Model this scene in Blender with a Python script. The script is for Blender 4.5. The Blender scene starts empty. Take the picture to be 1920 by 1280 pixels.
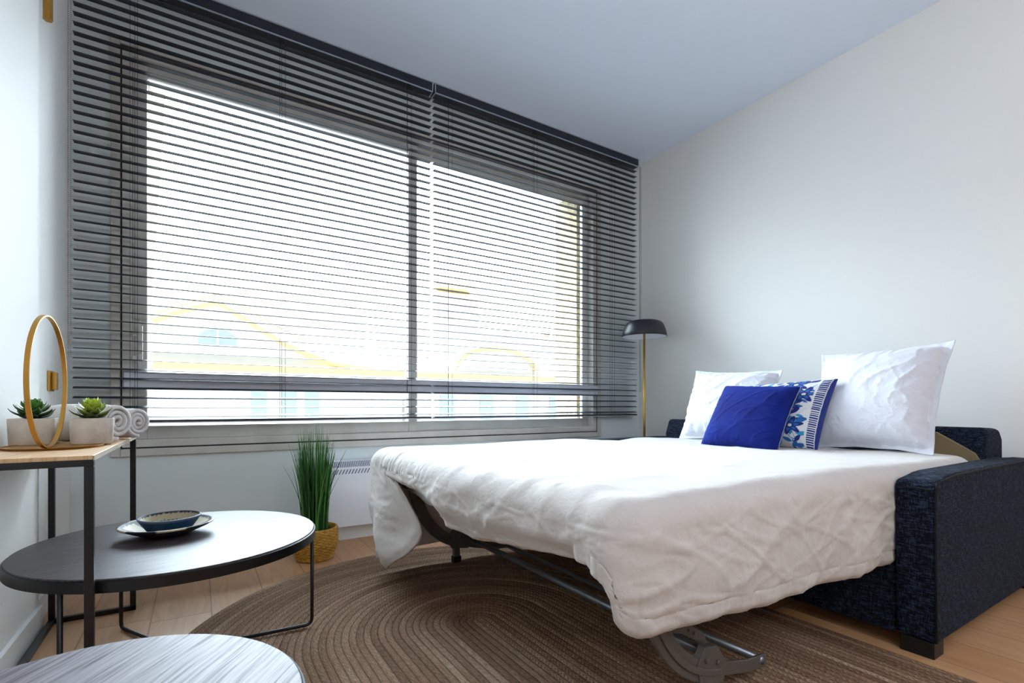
import bpy, bmesh, math, random
from mathutils import Vector, Matrix, noise
PI = math.pi
random.seed(7)
S = bpy.context.scene
C = S.collection

# ------------------------------------------------------------------ helpers
def rgb(h):
    h = h.lstrip('#')
    v = [int(h[i:i+2], 16)/255 for i in (0, 2, 4)]
    return tuple(c/12.92 if c <= .04045 else ((c+.055)/1.055)**2.4 for c in v) + (1,)

def tag(o, label=None, cat=None, group=None, kind=None):
    if label: o['label'] = label
    if cat: o['category'] = cat
    if group: o['group'] = group
    if kind: o['kind'] = kind
    return o

def thing(name, label, cat, loc=(0, 0, 0), group=None):
    o = bpy.data.objects.new(name, None); C.objects.link(o)
    o.location = loc; o.empty_display_size = .05
    return tag(o, label, cat, group)

def world_origin(o):
    v = Vector((0, 0, 0))
    while o is not None:
        v = v + o.location; o = o.parent
    return v

def obj(name, bm, mat, parent=None, smooth=False, origin=None):
    """bm is in world coordinates"""
    me = bpy.data.meshes.new(name)
    bmesh.ops.recalc_face_normals(bm, faces=bm.faces)
    off = world_origin(parent) if parent else Vector(origin or (0, 0, 0))
    bm.transform(Matrix.Translation(-off))
    bm.to_mesh(me); bm.free()
    if smooth:
        for p in me.polygons: p.use_smooth = True
    me.materials.append(mat)
    o = bpy.data.objects.new(name, me); C.objects.link(o)
    if parent: o.parent = parent
    elif origin: o.location = origin
    return o

def struct(name, bm, mat, parent=None, smooth=False):
    o = obj(name, bm, mat, parent, smooth)
    if not parent: o['kind'] = 'structure'
    return o

def NB(): return bmesh.new()

def box(bm, x0, x1, y0, y1, z0, z1):
    v = [bm.verts.new((x, y, z)) for x in (x0, x1) for y in (y0, y1) for z in (z0, z1)]
    for f in ((0, 1, 3, 2), (4, 6, 7, 5), (0, 4, 5, 1), (2, 3, 7, 6), (0, 2, 6, 4), (1, 5, 7, 3)):
        bm.faces.new([v[i] for i in f])
    return bm

def BX(*a):
    return box(NB(), *a)

def bevel_mod(o, w, seg=2, smooth=True):
    m = o.modifiers.new('bevel', 'BEVEL'); m.width = w; m.segments = seg; m.limit_method = 'ANGLE'
    m.harden_normals = False
    if smooth:
        for p in o.data.polygons: p.use_smooth = True
        try:
            w2 = o.modifiers.new('wn', 'WEIGHTED_NORMAL')
        except Exception: pass
    return o

def tube(bm, pts, r, seg=10, closed=False, caps=True):
    pts = [Vector(p) for p in pts]; n = len(pts)
    rings = []; ref = None
    for i, p in enumerate(pts):
        if closed: t = (pts[(i+1) % n]-pts[i-1])
        elif i == 0: t = pts[1]-pts[0]
        elif i == n-1: t = pts[-1]-pts[-2]
        else: t = (pts[i+1]-p).normalized()+(p-pts[i-1]).normalized()
        t.normalize()
        if ref is None:
            ref = Vector((0, 0, 1)) if abs(t.z) < .9 else Vector((1, 0, 0))
        a = ref-t*ref.dot(t); a.normalize(); ref = a; b = t.cross(a)
        rr = r[i] if isinstance(r, (list, tuple)) else r
        rings.append([bm.verts.new(p+(a*math.cos(2*PI*k/seg)+b*math.sin(2*PI*k/seg))*rr) for k in range(seg)])
    m = n if closed else n-1
    for i in range(m):
        A = rings[i]; B = rings[(i+1) % n]
        for k in range(seg):
            bm.faces.new((A[k], A[(k+1) % seg], B[(k+1) % seg], B[k]))
    if caps and not closed:
        bm.faces.new(rings[0]); bm.faces.new(rings[-1])
    return bm

def rounded(pts, r, n=5):
    """polyline with rounded inner corners"""
    pts = [Vector(p) for p in pts]; out = [pts[0]]
    for i in range(1, len(pts)-1):
        p = pts[i]; a = (pts[i-1]-p); b = (pts[i+1]-p)
        ra = min(r, a.length*.49, b.length*.49)
        A = p+a.normalized()*ra; B = p+b.normalized()*ra
        for k in range(n+1):
            t = k/n
            out.append(A.lerp(p, t).lerp(p.lerp(B, t), t))
    out.append(pts[-1]); return out

def ribbon_bar(bm, pts, w, h, wdir):
    """flat bar swept along pts: w along wdir, h across"""
    pts = [Vector(p) for p in pts]; wd = Vector(wdir).normalized(); rings = []
    for i, p in enumerate(pts):
        t = (pts[min(i+1, len(pts)-1)]-pts[max(i-1, 0)]).normalized()
        hn = t.cross(wd).normalized()
        rings.append([bm.verts.new(p+wd*(w/2*a)+hn*(h/2*b)) for a, b in ((-1, -1), (1, -1), (1, 1), (-1, 1))])
    for A, B in zip(rings, rings[1:]):
        for k in range(4): bm.faces.new((A[k], A[(k+1) % 4], B[(k+1) % 4], B[k]))
    bm.faces.new(rings[0]); bm.faces.new(rings[-1])
    return bm

def lathe(bm, prof, c=(0, 0), seg=48, close=False):
    rings = []
    for r, z in prof:
        if r < 1e-5: rings.append([bm.verts.new((c[0], c[1], z))])
        else: rings.append([bm.verts.new((c[0]+r*math.cos(2*PI*k/seg), c[1]+r*math.sin(2*PI*k/seg), z)) for k in range(seg)])
    pairs = list(zip(rings, rings[1:]))
    if close: pairs.append((rings[-1], rings[0]))
    for A, B in pairs:
        for k in range(seg):
            k2 = (k+1) % seg
            q = []
            for v in (A[k % len(A)], A[k2 % len(A)], B[k2 % len(B)], B[k % len(B)]):
                if v not in q: q.append(v)
            if len(q) > 2: bm.faces.new(q)
    return bm

def prism(bm, poly, axis, a, b):
    """poly: 2d points; extruded along axis from a to b"""
    def mk(p, t):
        if axis == 'x': return (t, p[0], p[1])
        if axis == 'y': return (p[0], t, p[1])
        return (p[0], p[1], t)
    A = [bm.verts.new(mk(p, a)) for p in poly]; B = [bm.verts.new(mk(p, b)) for p in poly]
    n = len(poly)
    bm.faces.new(A); bm.faces.new(B)
    for i in range(n): bm.faces.new((A[i], A[(i+1) % n], B[(i+1) % n], B[i]))
    return bm

def lerp(a, b, t): return a+(b-a)*t
def sstep(a, b, x):
    t = max(0, min(1, (x-a)/(b-a))); return t*t*(3-2*t)
def interp(tab, x):
    if x <= tab[0][0]: return tab[0][1]
    for (a, u), (b, v) in zip(tab, tab[1:]):
        if x <= b: return lerp(u, v, (x-a)/(b-a))
    return tab[-1][1]
def ridged(x, y, z, w=1.):
    n = noise.noise(Vector((x, y, z)))
    return max(0, 1-abs(n)*3.2*w)
def ns(x, y=0, z=0): return noise.noise(Vector((x, y, z)))

# ------------------------------------------------------------------ materials
def mat(name, col, rough=.5, metal=0., spec=.5, coat=0., bump=None, vary=None, sheen=0., emis=None):
    """bump=(scale,strength,dist); vary=(scale, colour2, (sx,sy,sz))"""
    m = bpy.data.materials.new(name); m.use_nodes = True
    nt = m.node_tree; b = nt.nodes['Principled BSDF']
    c = rgb(col) if isinstance(col, str) else col
    b.inputs['Base Color'].default_value = c
    b.inputs['Roughness'].default_value = rough
    b.inputs['Metallic'].default_value = metal
    b.inputs['Specular IOR Level'].default_value = spec
    b.inputs['Coat Weight'].default_value = coat
    b.inputs['Coat Roughness'].default_value = .15
    b.inputs['Sheen Weight'].default_value = sheen
    if bump or vary:
        tc = nt.nodes.new('ShaderNodeTexCoord')
    if vary:
        mp = nt.nodes.new('ShaderNodeMapping'); mp.inputs['Scale'].default_value = vary[2]
        nz = nt.nodes.new('ShaderNodeTexNoise'); nz.inputs['Scale'].default_value = vary[0]; nz.inputs['Detail'].default_value = 6
        nt.links.new(tc.outputs['Object'], mp.inputs['Vector']); nt.links.new(mp.outputs['Vector'], nz.inputs['Vector'])
        cr = nt.nodes.new('ShaderNodeValToRGB'); cr.color_ramp.elements[0].position = .35; cr.color_ramp.elements[1].position = .65
        cr.color_ramp.elements[0].color = c; cr.color_ramp.elements[1].color = rgb(vary[1])
        nt.links.new(nz.outputs['Fac'], cr.inputs['Fac']); nt.links.new(cr.outputs['Color'], b.inputs['Base Color'])
    if bump:
        nb = nt.nodes.new('ShaderNodeTexNoise'); nb.inputs['Scale'].default_value = bump[0]; nb.inputs['Detail'].default_value = 4
        nt.links.new(tc.outputs['Object'], nb.inputs['Vector'])
        bp = nt.nodes.new('ShaderNodeBump'); bp.inputs['Strength'].default_value = bump[1]; bp.inputs['Distance'].default_value = bump[2]
        nt.links.new(nb.outputs['Fac'], bp.inputs['Height']); nt.links.new(bp.outputs['Normal'], b.inputs['Normal'])
    if emis:
        b.inputs['Emission Color'].default_value = rgb(emis[0]); b.inputs['Emission Strength'].default_value = emis[1]
    return m

def attr_mat(name, rough=.6, sheen=0., spec=.5, bump=None):
    m = mat(name, '#808080', rough, spec=spec, sheen=sheen, bump=bump)
    nt = m.node_tree; a = nt.nodes.new('ShaderNodeAttribute'); a.attribute_name = 'Col'
    nt.links.new(a.outputs['Color'], nt.nodes['Principled BSDF'].inputs['Base Color'])
    return m

def paint(o, fn):
    """per-vertex colour of the thing itself (dye, print)"""
    at = o.data.color_attributes.new('Col', 'FLOAT_COLOR', 'POINT')
    for i, v in enumerate(o.data.vertices): at.data[i].color = fn(i, v.co)

class NT:
    """tiny node graph builder"""
    def __init__(s, m): s.t = m.node_tree; s.b = s.t.nodes['Principled BSDF']
    def n(s, ty, **kw):
        x = s.t.nodes.new(ty)
        for k, v in kw.items(): setattr(x, k, v)
        return x
    def l(s, a, b): s.t.links.new(a, b)
    def math(s, op, a, b=None, c=None):
        x = s.n('ShaderNodeMath', operation=op)
        for i, v in enumerate((a, b, c)):
            if v is None: continue
            if isinstance(v, (int, float)): x.inputs[i].default_value = v
            else: s.l(v, x.inputs[i])
        return x.outputs[0]
    def ramp(s, fac, stops):
        x = s.n('ShaderNodeValToRGB'); e = x.color_ramp.elements
        e[0].position, e[0].color = stops[0][0], rgb(stops[0][1])
        e[1].position, e[1].color = stops[-1][0], rgb(stops[-1][1])
        for p, c in stops[1:-1]:
            y = e.new(p); y.color = rgb(c)
        s.l(fac, x.inputs[0]); return x.outputs[0]
    def xyz(s, x, y, z):
        c = s.n('ShaderNodeCombineXYZ')
        for i, v in enumerate((x, y, z)):
            if isinstance(v, (int, float)): c.inputs[i].default_value = v
            else: s.l(v, c.inputs[i])
        return c.outputs[0]
    def noise(s, vec, scale, detail=5, rough=.5):
        x = s.n('ShaderNodeTexNoise'); x.inputs['Scale'].default_value = scale; x.inputs['Detail'].default_value = detail
        x.inputs['Roughness'].default_value = rough
        s.l(vec, x.inputs['Vector']); return x.outputs['Fac']
    def bump(s, h, st, d):
        x = s.n('ShaderNodeBump'); x.inputs['Strength'].default_value = st; x.inputs['Distance'].default_value = d
        s.l(h, x.inputs['Height']); s.l(x.outputs[0], s.b.inputs['Normal'])
    def mix(s, fac, a, b, blend='MIX'):
        x = s.n('ShaderNodeMix', data_type='RGBA', blend_type=blend)
        if isinstance(fac, (int, float)): x.inputs[0].default_value = fac
        else: s.l(fac, x.inputs[0])
        for i, v in ((6, a), (7, b)):
            if isinstance(v, str): x.inputs[i].default_value = rgb(v)
            else: s.l(v, x.inputs[i])
        return x.outputs[2]
    def obj_xyz(s):
        tc = s.n('ShaderNodeTexCoord'); sp = s.n('ShaderNodeSeparateXYZ'); s.l(tc.outputs['Object'], sp.inputs[0])
        return sp.outputs[0], sp.outputs[1], sp.outputs[2], tc.outputs['Object']

M = {}
M['wall'] = mat('wall_paint', '#E9E9E6', .75, bump=(220, .08, .002))
M['wall_tan'] = mat('tan_back_wall', '#6B5A4A', .8)
M['wall_win'] = mat('window_wall_paint', '#DCE6E8', .75, bump=(220, .08, .002))
M['ceiling'] = mat('ceiling_paint', '#E2ECFB', .8, bump=(160, .06, .002))
M['trim'] = mat('white_gloss_trim', '#EDF0F2', .35)
M['slat'] = mat('anthracite_slat', '#232B35', .42, spec=.4)
M['rail'] = mat('navy_headrail', '#1B1F2A', .35)
M['silver'] = mat('silver_edge', '#B9C2CA', .3, metal=.7)
M['cord'] = mat('blind_cord', '#20262B', .8)
M['bead'] = mat('bead_chain', '#A8A9A4', .35, metal=.6)
M['alu'] = mat('window_aluminium', '#D0CFCA', .38, metal=.08, vary=(6, '#C2C0B9', (1, 1, .2)), bump=(60, .05, .001))
M['alud'] = mat('window_gasket', '#15171A', .6)
M['aluw'] = mat('sill_rail_aluminium', '#C3C9D6', .3, metal=.35)
M['render'] = mat('pebble_render', '#A08A66', .95, bump=(90, 1., .02), vary=(28, '#6E6A5C', (1, 1, 1)))
M['black'] = mat('black_powder_coat', '#08080B', .42, bump=(400, .05, .0005))
M['steel'] = mat('grey_steel_tube', '#858D96', .3, metal=.7)
M['bracket'] = mat('grey_bracket_steel', '#6A6662', .45, metal=.3)
M['rubber'] = mat('black_rubber', '#0B0B0D', .7)
M['brass'] = mat('satin_brass', '#C59B4A', .32, metal=.9)
M['gold'] = mat('gold_lacquer', '#B98A3E', .35, metal=.75, bump=(300, .05, .0005))
M['lamp_black'] = mat('matte_black_shade', '#171A21', .4)
M['lamp_white'] = mat('white_shade_lining', '#E8ECF2', .5)
M['white_enamel'] = mat('white_enamel', '#E9EAF2', .35)
M['slot'] = mat('heater_slots', '#6C7288', .6)
M['towel'] = mat('terry_cotton', '#E3DEDA', .95, bump=(420, .9, .004), sheen=.3)
M['cement'] = mat('pale_cement', '#D3CCC2', .85, vary=(22, '#B9B0A5', (1, 1, 1)), bump=(130, .35, .003))
M['beige'] = mat('beige_lining', '#8C7A5A', .85, bump=(500, .2, .001))
M['sheet'] = mat('white_mattress_cover', '#E6E6E8', .85, bump=(300, .1, .001))
M['foot_black'] = mat('black_block_foot', '#08090C', .5)
M['soil'] = mat('dark_soil', '#1E1A14', .95, bump=(120, .8, .005))
M['seam'] = mat('sofa_piping', '#0A0E15', .9)
M['bead_trim'] = mat('silver_bead_trim', '#8F94A6', .5)

def cotton(name, col, scale=1.):
    m = mat(name, col, .88, spec=.25, sheen=.15); g = NT(m)
    x, y, z, o = g.obj_xyz()
    n1 = g.noise(o, 9*scale, 3, .5); n2 = g.noise(o, 34*scale, 6, .55)
    r = g.math('ABSOLUTE', g.math('SUBTRACT', n1, .5)); r2 = g.math('ABSOLUTE', g.math('SUBTRACT', n2, .5))
    h = g.math('ADD', g.math('MULTIPLY', r, -1.2), g.math('MULTIPLY', r2, -.35))
    g.bump(h, .38, .018)
    return m
M['duvet'] = cotton('washed_cotton_duvet', '#D3CECA')
M['pillow'] = cotton('white_cotton_pillow', '#E0E3EC', 1.4)

def velvet():
    m = mat('royal_blue_velvet', '#0A1E70', .85, sheen=.2, spec=.2); g = NT(m)
    g.b.inputs['Sheen Tint'].default_value = rgb('#3A66E8')
    x, y, z, o = g.obj_xyz()
    g.l(g.ramp(g.noise(o, 7, 4), [(.3, '#071560'), (.7, '#0C237C')]), g.b.inputs['Base Color'])
    g.bump(g.noise(o, 260, 2), .25, .002); return m
M['velvet'] = velvet()

def weave():
    m = mat('charcoal_navy_weave', '#1F2836', .85, sheen=.02, spec=.1); g = NT(m)
    x, y, z, o = g.obj_xyz()
    a = g.noise(g.xyz(g.math('MULTIPLY', x, 45), g.math('MULTIPLY', y, 45), g.math('MULTIPLY', z, 330)), 1, 3, .6)
    b = g.noise(g.xyz(g.math('MULTIPLY', x, 300), g.math('MULTIPLY', y, 300), g.math('MULTIPLY', z, 60)), 1, 2, .6)
    h = g.math('ADD', a, g.math('MULTIPLY', b, .7))
    g.l(g.ramp(h, [(.55, '#080B10'), (.85, '#131A26'), (1.15, '#303C52')]), g.b.inputs['Base Color'])
    g.bump(h, .5, .002); return m
M['sofa'] = weave()

def floor_mat():
    m = mat('oak_planks', '#B98F68', .42); g = NT(m)
    x, y, z, o = g.obj_xyz()
    W = .1765
    xs = g.math('DIVIDE', g.math('ADD', x, .137+W*20), W); ix = g.math('FLOOR', xs); fx = g.math('FRACT', xs)
    rnd = g.math('FRACT', g.math('MULTIPLY', g.math('SINE', g.math('MULTIPLY', ix, 12.9898)), 43758.5453))
    ys = g.math('DIVIDE', g.math('ADD', g.math('ADD', y, 20), g.math('MULTIPLY', rnd, 1.4)), 1.4)
    iy = g.math('FLOOR', ys); fy = g.math('FRACT', ys)
    seed = g.math('FRACT', g.math('MULTIPLY', g.math('SINE', g.math('ADD', g.math('MULTIPLY', ix, 7.13), g.math('MULTIPLY', iy, 3.77))), 951.135))
    warp = g.noise(g.xyz(g.math('MULTIPLY', x, 5), g.math('MULTIPLY', y, 1.4), g.math('MULTIPLY', seed, 30)), 1, 3)
    gr = g.noise(g.xyz(g.math('ADD', g.math('MULTIPLY', x, 60), g.math('MULTIPLY', warp, 9)), g.math('MULTIPLY', y, 3.2), g.math('MULTIPLY', seed, 50)), 1, 6, .6)
    base = g.ramp(gr, [(.3, '#CC9E72'), (.55, '#BC8B5F'), (.75, '#A0714A')])
    tone = g.ramp(seed, [(0, '#BF9068'), (.5, '#D8AC82'), (1, '#CD9E7C')])
    col = g.mix(.45, base, tone)
    e = g.math('MINIMUM', g.math('MINIMUM', fx, g.math('SUBTRACT', 1, fx)), g.math('MULTIPLY', g.math('MINIMUM', fy, g.math('SUBTRACT', 1, fy)), 8))
    gap = g.math('LESS_THAN', e, .011)
    g.l(g.mix(gap, col, '#94704F'), g.b.inputs['Base Color'])
    g.bump(g.math('SUBTRACT', g.math('MULTIPLY', gr, .15), gap), .35, .002)
    return m
M['floor'] = floor_mat()

def rug_mat():
    m = mat('braided_jute', '#6F5540', .95, spec=.15); g = NT(m)
    uv = g.n('ShaderNodeUVMap'); sp = g.n('ShaderNodeSeparateXYZ'); g.l(uv.outputs[0], sp.inputs[0])
    u, v = sp.outputs[0], sp.outputs[1]
    W = .022
    vs = g.math('DIVIDE', v, W); iv = g.math('FLOOR', vs); fv = g.math('FRACT', vs)
    tri = g.math('ABSOLUTE', g.math('SUBTRACT', fv, .5))
    ph = g.math('ADD', g.math('DIVIDE', u, .014), g.math('ADD', g.math('MULTIPLY', tri, 1.6), g.math('MULTIPLY', iv, .37)))
    br = g.math('SINE', g.math('MULTIPLY', ph, 2*PI))
    strand = g.math('ADD', g.math('MULTIPLY', br, .5), .5)
    prof = g.math('SUBTRACT', 1, g.math('POWER', g.math('MULTIPLY', tri, 2), 7))
    h = g.math('MULTIPLY', prof, g.math('ADD', .65, g.math('MULTIPLY', strand, .35)))
    band = g.noise(g.xyz(g.math('MULTIPLY', u, 1.3), g.math('MULTIPLY', iv, 5.3), 0), 1, 2)
    fleck = g.noise(g.xyz(g.math('MULTIPLY', u, 90), g.math('MULTIPLY', v, 170), 0), 1, 3, .8)
    tone = g.ramp(g.math('ADD', g.math('MULTIPLY', band, .45), g.math('MULTIPLY', fleck, .55)), [(.35, '#604838'), (.45, '#8C6D57'), (.55, '#AB8C73'), (.65, '#D6C0A6')])
    g.l(g.mix(g.math('MULTIPLY', g.math('SUBTRACT', 1, h), .75), tone, '#4E3B2E'), g.b.inputs['Base Color'])
    g.bump(h, .9, .006)
    return m
M['rug'] = rug_mat()

def washed_wood(name, ang, cols, sc=1., rough=.34, coat=.3, spec=.5, smin=.08, bs=.5):
    m = mat(name, '#4A4342', rough, coat=coat); g = NT(m)
    x, y, z, o = g.obj_xyz()
    c, s = math.cos(ang), math.sin(ang)
    a = g.math('ADD', g.math('MULTIPLY', x, c), g.math('MULTIPLY', y, s))
    b = g.math('SUBTRACT', g.math('MULTIPLY', y, c), g.math('MULTIPLY', x, s))
    w = g.noise(g.xyz(g.math('MULTIPLY', a, 3), g.math('MULTIPLY', b, 6), 0), 1, 2)
    n1 = g.noise(g.xyz(g.math('MULTIPLY', a, 4*sc), g.math('ADD', g.math('MULTIPLY', b, 110*sc), g.math('MULTIPLY', w, 5)), 0), 1, 5, .6)
    n2 = g.noise(g.xyz(g.math('MULTIPLY', a, 9*sc), g.math('ADD', g.math('MULTIPLY', b, 300*sc), 7), 3), 1, 3, .6)
    h = g.math('ADD', g.math('MULTIPLY', n1, .7), g.math('MULTIPLY', n2, .3))
    g.l(g.ramp(h, cols), g.b.inputs['Base Color'])
    mrr = g.n('ShaderNodeMapRange'); mrr.inputs['From Min'].default_value = .34; mrr.inputs['From Max'].default_value = .52
    mrr.inputs['To Min'].default_value = smin; mrr.inputs['To Max'].default_value = spec; g.l(h, mrr.inputs['Value']); g.l(mrr.outputs[0], g.b.inputs['Specular IOR Level'])
    g.bump(h, bs, .0012)
    return m
M['top_dark'] = washed_wood('grey_brown_tabletop', .15, [(.3, '#2E2A2D'), (.5, '#4C4648'), (.68, '#665F60')], 1.5, .44, .0, .34, .25, .22)
M['top_wash'] = washed_wood('streaked_grey_tabletop', .95, [(.36, '#2B272B'), (.43, '#565156'), (.52, '#716B70'), (.7, '#8A8488')], 1.25, .46, .0, .30)
M['oak'] = washed_wood('light_oak_veneer', 1.45, [(.3, '#B99268'), (.5, '#D0A97E'), (.7, '#DDBB92')], .8, .42, .1)
M['oak_edge'] = mat('oak_edge_band', '#B7A58F', .5, vary=(12, '#978571', (1, 1, 1)))

def basket_mat():
    m = mat('woven_seagrass', '#B9872F', .8); g = NT(m)
    x, y, z, o = g.obj_xyz()
    n1 = g.noise(g.xyz(g.math('MULTIPLY', x, 60), g.math('MULTIPLY', y, 60), g.math('MULTIPLY', z, 220)), 1, 4, .6)
    g.l(g.ramp(n1, [(.3, '#8E6220'), (.5, '#C08E36'), (.72, '#DDB45E')]), g.b.inputs['Base Color'])
    g.bump(n1, .5, .002); return m
M['basket'] = basket_mat()
M['grass'] = attr_mat('grass_blades', .45)
M['leaf'] = attr_mat('succulent_leaves', .4)
M['print'] = attr_mat('blue_floral_print', .85, sheen=.1, bump=(240, .15, .001))
M['wov'] = attr_mat('coiled_fibre', .6, bump=(160, .5, .002))

def glass():
    m = bpy.data.materials.new('window_glass'); m.use_nodes = True; nt = m.node_tree
    nt.nodes.remove(nt.nodes['Principled BSDF'])
    tr = nt.nodes.new('ShaderNodeBsdfTransparent'); tr.inputs[0].default_value = (.97, .985, .98, 1)
    gl = nt.nodes.new('ShaderNodeBsdfGlossy'); gl.inputs['Roughness'].default_value = .02
    fr = nt.nodes.new('ShaderNodeFresnel'); fr.inputs[0].default_value = 1.3
    mx = nt.nodes.new('ShaderNodeMixShader')
    nt.links.new(fr.outputs[0], mx.inputs[0]); nt.links.new(tr.outputs[0], mx.inputs[1]); nt.links.new(gl.outputs[0], mx.inputs[2])
    nt.links.new(mx.outputs[0], nt.nodes['Material Output'].inputs[0]); return m
M['glass'] = glass()
M['stucco'] = mat('pale_stucco', '#E9E5DE', .9, bump=(3, .3, .05))  # one even off-white wall colour for the nearer house fronts
M['stucco2'] = mat('pale_grey_stucco', '#ECEDEF', .9)
M['ochre'] = mat('ochre_cornice', '#DBC49C', .9)
M['farwin'] = mat('far_window_glass', '#BAC4C8', .5)
M['slate'] = mat('blue_grey_slate', '#C6CAD8', .8)
M['clay'] = mat('clay_chimney', '#B5A497', .9)
M['street'] = mat('pale_street', '#8C8A88', .9)

# ------------------------------------------------------------------ dimensions
H = .73
WY = 2.80            # window wall plane
XL0, XL1 = -.442, -.464   # left wall (near / far part)
XR = 2.966
ZC = 2.645
YB = -4.6

# ------------------------------------------------------------------ setting
o = struct('floor', BX(XL1-.3, XR+.3, YB-.2, WY+.02, -.06, 0), M['floor'])
struct('ceiling', BX(XL1-.3, XR+.3, YB-.2, WY+.32, ZC, ZC+.1), M['ceiling'])
b = NB(); box(b, XL1-.3, XL0, YB, 2.2, 0, ZC); box(b, XL1-.3, XL1, 2.2, WY, 0, ZC); struct('wall_left', b, M['wall'])
struct('wall_right', BX(XR, XR+.2, YB, WY, 0, ZC), M['wall'])
struct('wall_back', BX(XL1-.3, XR+.2, YB-.2, YB, 0, ZC), M['wall_tan'])
OX0, OX1, OZ0, OZ1 = -.29, 2.51, .54, 2.335
b = NB()
box(b, XL1-.3, OX0, WY, WY+.3, -.05, ZC); box(b, OX1, XR+.3, WY, WY+.3, -.05, ZC)
box(b, OX0, OX1, WY, WY+.3, -.05, OZ0); box(b, OX0, OX1, WY, WY+.3, OZ1, ZC)
struct('wall_window', b, M['wall_win'])
# rough rendered outer reveal and facade skin
b = NB()
box(b, OX0-.001, OX0+.085, WY+.1, WY+.42, OZ0, OZ1); box(b, OX1-.10, OX1+.001, WY+.1, WY+.36, OZ0, OZ1)
prism(b, [(WY+.42, OZ1+.9), (WY+.42, 1.35), (4.55, 3.2)], 'x', -.27, -.205)
struct('trim_1', b, M['render'])
b = NB(); box(b, XL0, XL0+.012, YB, 2.2, 0, .08); box(b, XL1, XL1+.012, 2.2, WY, 0, .08); struct('baseboard_left', b, M['trim'])
o = struct('baseboard_window', BX(XL1+.012, XR, WY-.018, WY, 0, .075), M['trim'])
struct('baseboard_right', BX(XR-.012, XR, YB, WY-.018, 0, .08), M['trim'])

# ------------------------------------------------------------------ window
win = bpy.data.objects.new('window_1', None); C.objects.link(win); win.location = (1.1, WY, .504); win['kind'] = 'structure'
FX0, FX1, FZ0, FZ1 = -.327, 2.548, .504, 2.372
def ring_boxes(bm, x0, x1, z0, z1, w, y0, y1, wb=None, wt=None):
    wb = wb or w; wt = wt or w
    box(bm, x0, x0+w, y0, y1, z0, z1); box(bm, x1-w, x1, y0, y1, z0, z1)
    box(bm, x0+w, x1-w, y0, y1, z0, z0+wb); box(bm, x0+w, x1-w, y0, y1, z1-wt, z1)
b = NB(); ring_boxes(b, FX0, FX1, FZ0, FZ1, .034, WY-.018, WY+.01)
bevel_mod(obj('window_casing', b, M['alu'], win), .003)
b = NB(); ring_boxes(b, FX0+.034, FX1-.034, FZ0+.034, FZ1-.034, .006, WY-.008, WY+.05); obj('gasket', b, M['alud'], win)
b = NB(); ring_boxes(b, FX0+.04, FX1-.04, FZ0+.04, FZ1-.04, .034, WY-.012, WY+.08)
fr = bevel_mod(obj('window_frame', b, M['alu'], win), .003)
SX0, SX1, SZ0, SZ1 = FX0+.074, FX1-.074, FZ0+.074, FZ1-.074
XM = 1.115
for k, (a, c, y) in enumerate(((SX0, XM-.008, WY+.012), (XM-.055, SX1, WY+.045))):
    b = NB(); ring_boxes(b, a, c, SZ0, SZ1, .055, y, y+.028, .062, .062)
    sa = bevel_mod(obj('window_sash', b, M['alu'], win), .003)
    obj('glass_pane', BX(a+.05, c-.05, y+.012, y+.016, SZ0+.055, SZ1-.055), M['glass'], sa)
# safety rail across the panes
b = NB(); box(b, SX0-.03, SX1+.04, WY-.025, WY+.008, .805, .885)
bevel_mod(obj('cross_rail', b, M['aluw'], win), .006)
b = NB(); box(b, -.262, -.222, WY+.004, WY+.014, .88, 1.12)
box(b, -.250, -.232, WY-.03, WY+.004, .93, .955); box(b, -.250, -.232, WY-.03, WY+.004, 1.04, 1.065)
box(b, -.228, -.212, WY-.034, WY-.018, .93, 1.09); tube(b, [(-.24, WY-.004, 1.1), (-.24, WY+.01, 1.1)], .008)
bevel_mod(obj('handle', b, M['alu'], win), .003)

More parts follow.
